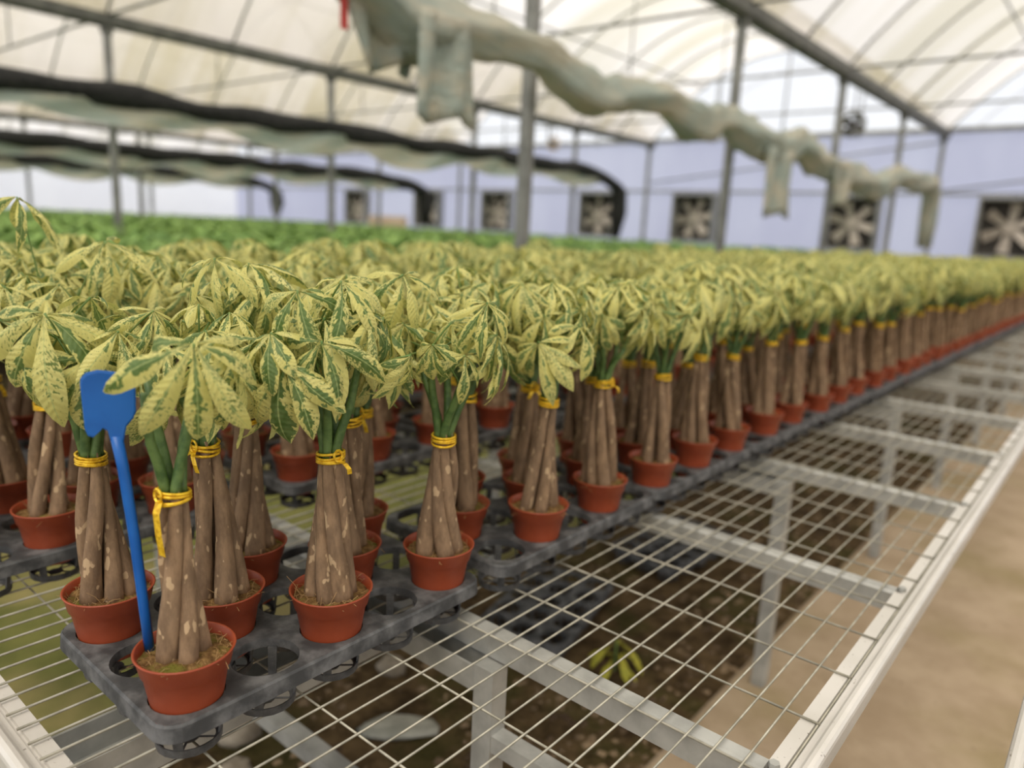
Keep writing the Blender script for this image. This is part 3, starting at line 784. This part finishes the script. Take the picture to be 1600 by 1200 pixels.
# mid-distance variants: shared trunk, stem, tie and leaf meshes
def joined_leaf(rng, lay, F=None, m=None):
    m = m or MB()
    if m.uv is None: m.uv = []; m.rnd = []
    for k, Tm in lay:
        A = (F @ Tm) if F is not None else Tm; L = LO[k]; rv = rng.random()
        m.add([A @ Vector(v) for v in L.v], L.f); m.uv += L.uv; m.rnd += [rv]*len(L.v)
    return m
VAR = []
for vi in range(10):
    rng = random.Random(900+vi); T, S, tops, tc = trunks(rng)
    can = canopy(rng, tops, (), 20, rng.uniform(.365, .395))
    d = {'T': [m_.mesh('trunk', M['trunk'], True) for m_ in T]}
    js = MB(); [js.add(m_.v, m_.f) for m_ in S]; d['S'] = js.mesh('stems', M['stem'], True)
    jt = MB(); [jt.add(m_.v, m_.f) for m_ in T]; d['TJ'] = jt.mesh('trunk', M['trunk'], True)
    tm = tie_mesh(rng, tc); 
    d['tie'] = tm.mesh('tie', M['gold'], True)
    d['leaves'] = [joined_leaf(rng, lay, F).mesh('leaf', M['leaf'], True) for b, apex, F, lay in can]
    jf = MB()
    for b, apex, F, lay in can: joined_leaf(rng, lay, F, jf)
    d['foliage'] = jf.mesh('foliage', M['leaf'], True)
    jp = MB(); [jp.add(pp.v, pp.f) for pp in (petiole(b, apex, 3, 3) for b, apex, F, lay in can)]; d['pet'] = jp.mesh('petioles', M['petiole'], True)
    VAR.append(d)

SPOTS.sort(key=lambda s: math.hypot(s[0]-CAM.x, s[1]-CAM.y))
far_stuff = []
for i, (x, y, cname, ti, r, h) in enumerate(SPOTS):
    key = (cname, ti, r, h); rng = random.Random(hash_key(key)+5)
    if (cname == 'aisle-side' and ti < 2) or (cname == 'middle' and ti == 0):
        near_plant(x, y, *key); continue
    if i >= 300: far_stuff.append((x, y, rng)); continue
    d = VAR[rng.randrange(10)]; dist = math.hypot(x-CAM.x, y-CAM.y)
    mid = i < 110
    far_lab = 'small out-of-focus variegated money tree far along the bench'
    t = thing('money_tree', plant_label(*key), 'potted plant', (x, y, TZ), rng.uniform(0, 6.28), 'variegated money trees in terracotta pots')
    sc = rng.uniform(.94, 1.07); t.scale = (1, 1, sc)
    ob('pot', pot_hi if mid else pot_lo, t); ob('soil', SOILS[rng.randrange(4)][0], t)
    if mid:
        for me in d['T']: ob('trunk', me, t)
        for me in d['leaves']: ob('leaf', me, t)
        ob('petioles', d['pet'], t)
    else:
        ob('trunk', d['TJ'], t); ob('foliage', d['foliage'], t)
    ob('stems', d['S'], t); ob('tie', d['tie'], t)
# the remaining trees at the far end, past three hundred
if far_stuff:
    roots = {}
    o = thing('money_tree_mass', 'massed variegated money trees at the farthest end of the bench', 'plants', (0, 0, 0)); o['kind'] = 'stuff'
    def merge(name, me, mat, leaf=False):
        m = MB()
        vs = [v.co.copy() for v in me.vertices]; fs = [tuple(p.vertices) for p in me.polygons]
        for (x, y, rng) in far_stuff:
            a = rng.uniform(0, 6.28); A = Matrix.Translation((x, y, TZ)) @ Matrix.Rotation(a, 4, 'Z')
            m.add([A @ v for v in vs], fs)
        if leaf:
            uv = [(0, 0)]*len(vs); lay = me.uv_layers['UVMap'].data
            for lp in me.loops: uv[lp.vertex_index] = tuple(lay[lp.index].uv)
            rn = [0.0]*len(vs); me.attributes['rnd'].data.foreach_get('value', rn)
            m.uv = uv*len(far_stuff); m.rnd = rn*len(far_stuff)
        tag(ob(name, m.mesh(name, mat, True), o), kind='stuff')
    merge('foliage', VAR[0]['foliage'], M['leaf'], True); merge('trunk', VAR[1]['TJ'], M['trunk']); merge('pot', pot_lo, M['pot'])

# ------------------------------------------------------------------ blue paddle marker standing in the nearest pot
def stake():
    t = thing('plant_marker', 'blue plastic paddle marker leaning in the nearest terracotta pot', 'marker', (-.038, -.025, TZ+.052), math.atan2(.920056, .391787))
    m = MB(); w = .0058
    pts = [(.0, -.008), (-.004, .06), (-.0095, .15), (-.0165, .235), (-.0215, .272)]
    vs = []; fs = []
    for k, (x, z) in enumerate(pts):
        ww = w*(1+.12*k/4)
        for a in range(8): vs.append((x+ww*math.cos(a*PI/4), .0042*math.sin(a*PI/4), z))
    for i in range(4):
        for k in range(8): fs.append((i*8+k, i*8+(k+1) % 8, (i+1)*8+(k+1) % 8, (i+1)*8+k))
    fs += [tuple(reversed(range(8))), tuple(range(32, 40))]
    m.add(vs, fs); ob('handle', m.mesh('handle', M['blue'], True), t)
    poly = [(-.0150, .262), (-.0105, .283), (-.0030, .292), (.0000, .300), (.0010, .332), (-.0015, .340), (-.0080, .344), (-.0355, .3488), (-.0470, .3460), (-.0520, .3405), (-.0530, .3340), (-.0515, .283), (-.0490, .2750), (-.0440, .2725), (-.0390, .2770), (-.0340, .2825), (-.0295, .2790), (-.0275, .268)]
    m = MB(); n = len(poly); cx = sum(p[0] for p in poly)/n; cz = sum(p[1] for p in poly)/n
    ins = [(cx+(x-cx)*.93, cz+(z-cz)*.94) for x, z in poly]
    vs = [(x, -.0022, z) for x, z in ins]+[(x, -.0012, z) for x, z in poly]+[(x, .0012, z) for x, z in poly]+[(x, .0022, z) for x, z in ins]
    fs = [tuple(range(n)), tuple(reversed(range(3*n, 4*n)))]
    for l in range(3):
        for k in range(n): fs.append((l*n+(k+1) % n, l*n+k, (l+1)*n+k, (l+1)*n+(k+1) % n))
    m.add(vs, fs); ob('blade', m.mesh('blade', M['blue']), t)
stake()

# ------------------------------------------------------------------ green crop benches beyond
def crop_mesh(w, l, n, seed):
    rng = random.Random(seed); m = MB()
    for _ in range(n):
        x, y = rng.uniform(0, w), rng.uniform(0, l); z = rng.uniform(.04, .20)+.03*math.sin(x*7)*math.sin(y*5)
        a = rng.uniform(0, 6.28); s = rng.uniform(.035, .075); t_ = rng.uniform(-.7, .5)
        d = Vector((math.cos(a), math.sin(a), t_)).normalized()*s*1.8; q = Vector((-math.sin(a), math.cos(a), rng.uniform(-.3, .3)))*s*.42; p = Vector((x, y, z))
        pp = [p, p+d*.5+q, p+d, p+d*.5-q]; m.add([(v.x, v.y, max(v.z, .03)) for v in pp], [(0,1,2,3)])
    return m.mesh('seedling_leaves', M['crop'])
CM = crop_mesh(2.3, 16.5, 12000, 4)
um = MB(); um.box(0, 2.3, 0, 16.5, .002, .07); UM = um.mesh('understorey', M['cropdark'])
fm = MB(); fm.box(-.03, 2.33, -.03, 16.53, -.06, 0); FMm = fm.mesh('bench_frame', M['galv'])
lm = MB(); lm.box(-.02, .02, -.02, .02, 0, .90); LM2 = lm.mesh('leg', M['galv'])
for i, x in enumerate((-5.25, -8.0, -11.6, -14.4, -17.9, -20.7, -24.2)):
    z = .16+TZ
    b = thing('crop_bench', f'{ORD[i]} long bench carrying green seedlings beyond the money trees', 'bench', (x, -1.2, 0), group='benches of green seedlings')
    ob('bench_frame', FMm, b, (0, 0, z))
    for lx in (.15, 2.15):
        for ly in (.3, 5.5, 10.8, 16.2): ob('leg', LM2, b, (lx, ly, 0))
    s = thing('green_seedlings', f'dense green seedlings covering the {ORD[i]} bench beyond the money trees', 'seedlings', (x, -1.2, z), group='green seedling crops'); s['kind'] = 'stuff'
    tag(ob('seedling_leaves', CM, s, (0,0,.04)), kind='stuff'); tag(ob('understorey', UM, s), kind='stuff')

# tan boards and a white tub by the far wall
m = MB(); m.box(-.9, .9, -.03, .03, 0, 1.5); tag(ob('tan_board', m.mesh('tan_board', M['tan']), None, (-18.0, 15.8, 0)), 'tan board leaning at the far lavender wall', 'board')
m = MB(); m.lathe([(.0, 0), (.20, 0), (.26, 1.05), (.28, 1.08), (.25, 1.07), (.19, .05)], 20); tag(ob('white_tub', m.mesh('white_tub', M['white'], True), None, (-11.85, 15.66, 0)), 'white tub standing below the second black roll', 'tub')

# ------------------------------------------------------------------ litter under the bench
def rock(seed, r, mat):
    rng = random.Random(seed); m = MB(); n = 10; prof = []
    vs = []; fs = []
    for j in range(6):
        ph = PI*(j+.5)/6
        for k in range(n):
            a = 2*PI*k/n; q = r*(1+rng.uniform(-.16, .16))
            vs.append((q*1.2*math.sin(ph)*math.cos(a), q*math.sin(ph)*math.sin(a), q*.62*math.cos(ph)+r*.45))
    for j in range(5):
        for k in range(n): k2 = (k+1) % n; fs.append((j*n+k, (j+1)*n+k, (j+1)*n+k2, j*n+k2))
    fs += [tuple(range(n)), tuple(reversed(range(5*n, 6*n)))]
    m.add(vs, fs); return m.mesh('stone', mat, True)
stones = [(-.855, .537, .06, 'largest pale stone on the earth below the nearest tray'), (-.72, .45, .042, 'tan stone beside the largest pale stone under the bench'), (-.906, .337, .045, 'pale stone near the bench end under the nearest tray'),
          (-.62, .36, .035, 'small stone on the earth near the bench end'), (-.55, 1.18, .05, 'grey stone on the earth behind the galvanised leg'), (-.33, .62, .030, 'little brown stone on the earth left of the galvanised leg'),
          (-1.0, .42, .04, 'flat stone at the edge of the algae path'), (-.78, 1.02, .045, 'pale grey stone under the first tray back edge')]
for i, (x, y, r, lb) in enumerate(stones): tag(ob('stone', rock(i, r, M['stone']), None, (x, y, -.010), (0, 0, i*1.3)), lb, 'stone', 'stones on the earth under the bench')
FOAM = tag(ob('foam_chunk', rock(31, .062, M['foam']), None, (-.547, .849, -.006), (0, 0, .8)), 'broken pale foam chunk on the earth under the bench', 'foam')
FOAM.scale = (1.6, .8, .5)
et = thing('empty_tray', 'empty black plastic tray lying on the earth under the bench', 'tray', (-.62, 1.62, .066), .25)
ob('deck', deck_lo, et); ob('cups', cups_lo, et)
et = thing('empty_tray', 'second empty black tray on the earth, farther along under the bench', 'tray', (-.55, 2.45, .066), -.1)
ob('deck', deck_lo, et); ob('cups', cups_lo, et)
w = thing('weed', 'yellow-green weed growing from the earth under the bench', 'weed', (-.273, 1.518, 0))
rng = random.Random(8)
for k in range(9):
    a = k*2.4; F = leaf_frame(Vector((.02*math.cos(a), .02*math.sin(a), .03+.008*k)), a, rad(20)); s = rng.uniform(.09, .15)
    me = HI_ME[k].copy(); me.materials.clear(); me.materials.append(M['weed'])
    ob('leaf', me, w, M=F @ Matrix.Diagonal((s, s, s, 1)))
m = MB(); m.tube([(0, 0, -.01), (0, 0, .10)], .004, 6); ob('stem', m.mesh('stem', M['petiole']), w)
# leaf litter and small clods on the earth, too many to count
rng = random.Random(21); m = MB()
for _ in range(2600):
    x, y = rng.uniform(-1.0, .02), rng.uniform(-.3, 5); s = rng.uniform(.004, .02); z = -.004; a = rng.uniform(0, 6.28); hgt = s*rng.uniform(.3, .8)
    if any(math.hypot(x-q_[0], y-q_[1]) < q_[2]*1.6+.03 for q_ in stones) or math.hypot(x+.547, y-.849) < .16 or (-.95 < x < -.25 and (1.28 < y < 1.96 or 2.15 < y < 2.78)) or math.hypot(x+.27, y-1.52) < .06: continue
    vs = [(x+s*math.cos(a+k*PI/2)*rng.uniform(.6, 1.2), y+s*math.sin(a+k*PI/2)*rng.uniform(.6, 1.2), z) for k in range(4)]+[(x+rng.uniform(-.3, .3)*s, y+rng.uniform(-.3, .3)*s, z+hgt)]
    m.add(vs, [(0,1,4), (1,2,4), (2,3,4), (3,0,4)])
tag(ob('earth_clods', m.mesh('earth_clods', noisy('clod', (.06, .035, .017), (.27, .19, .11), 6, .95, world=True))), 'loose clods and litter scattered on the earth under the bench', 'litter', kind='stuff')
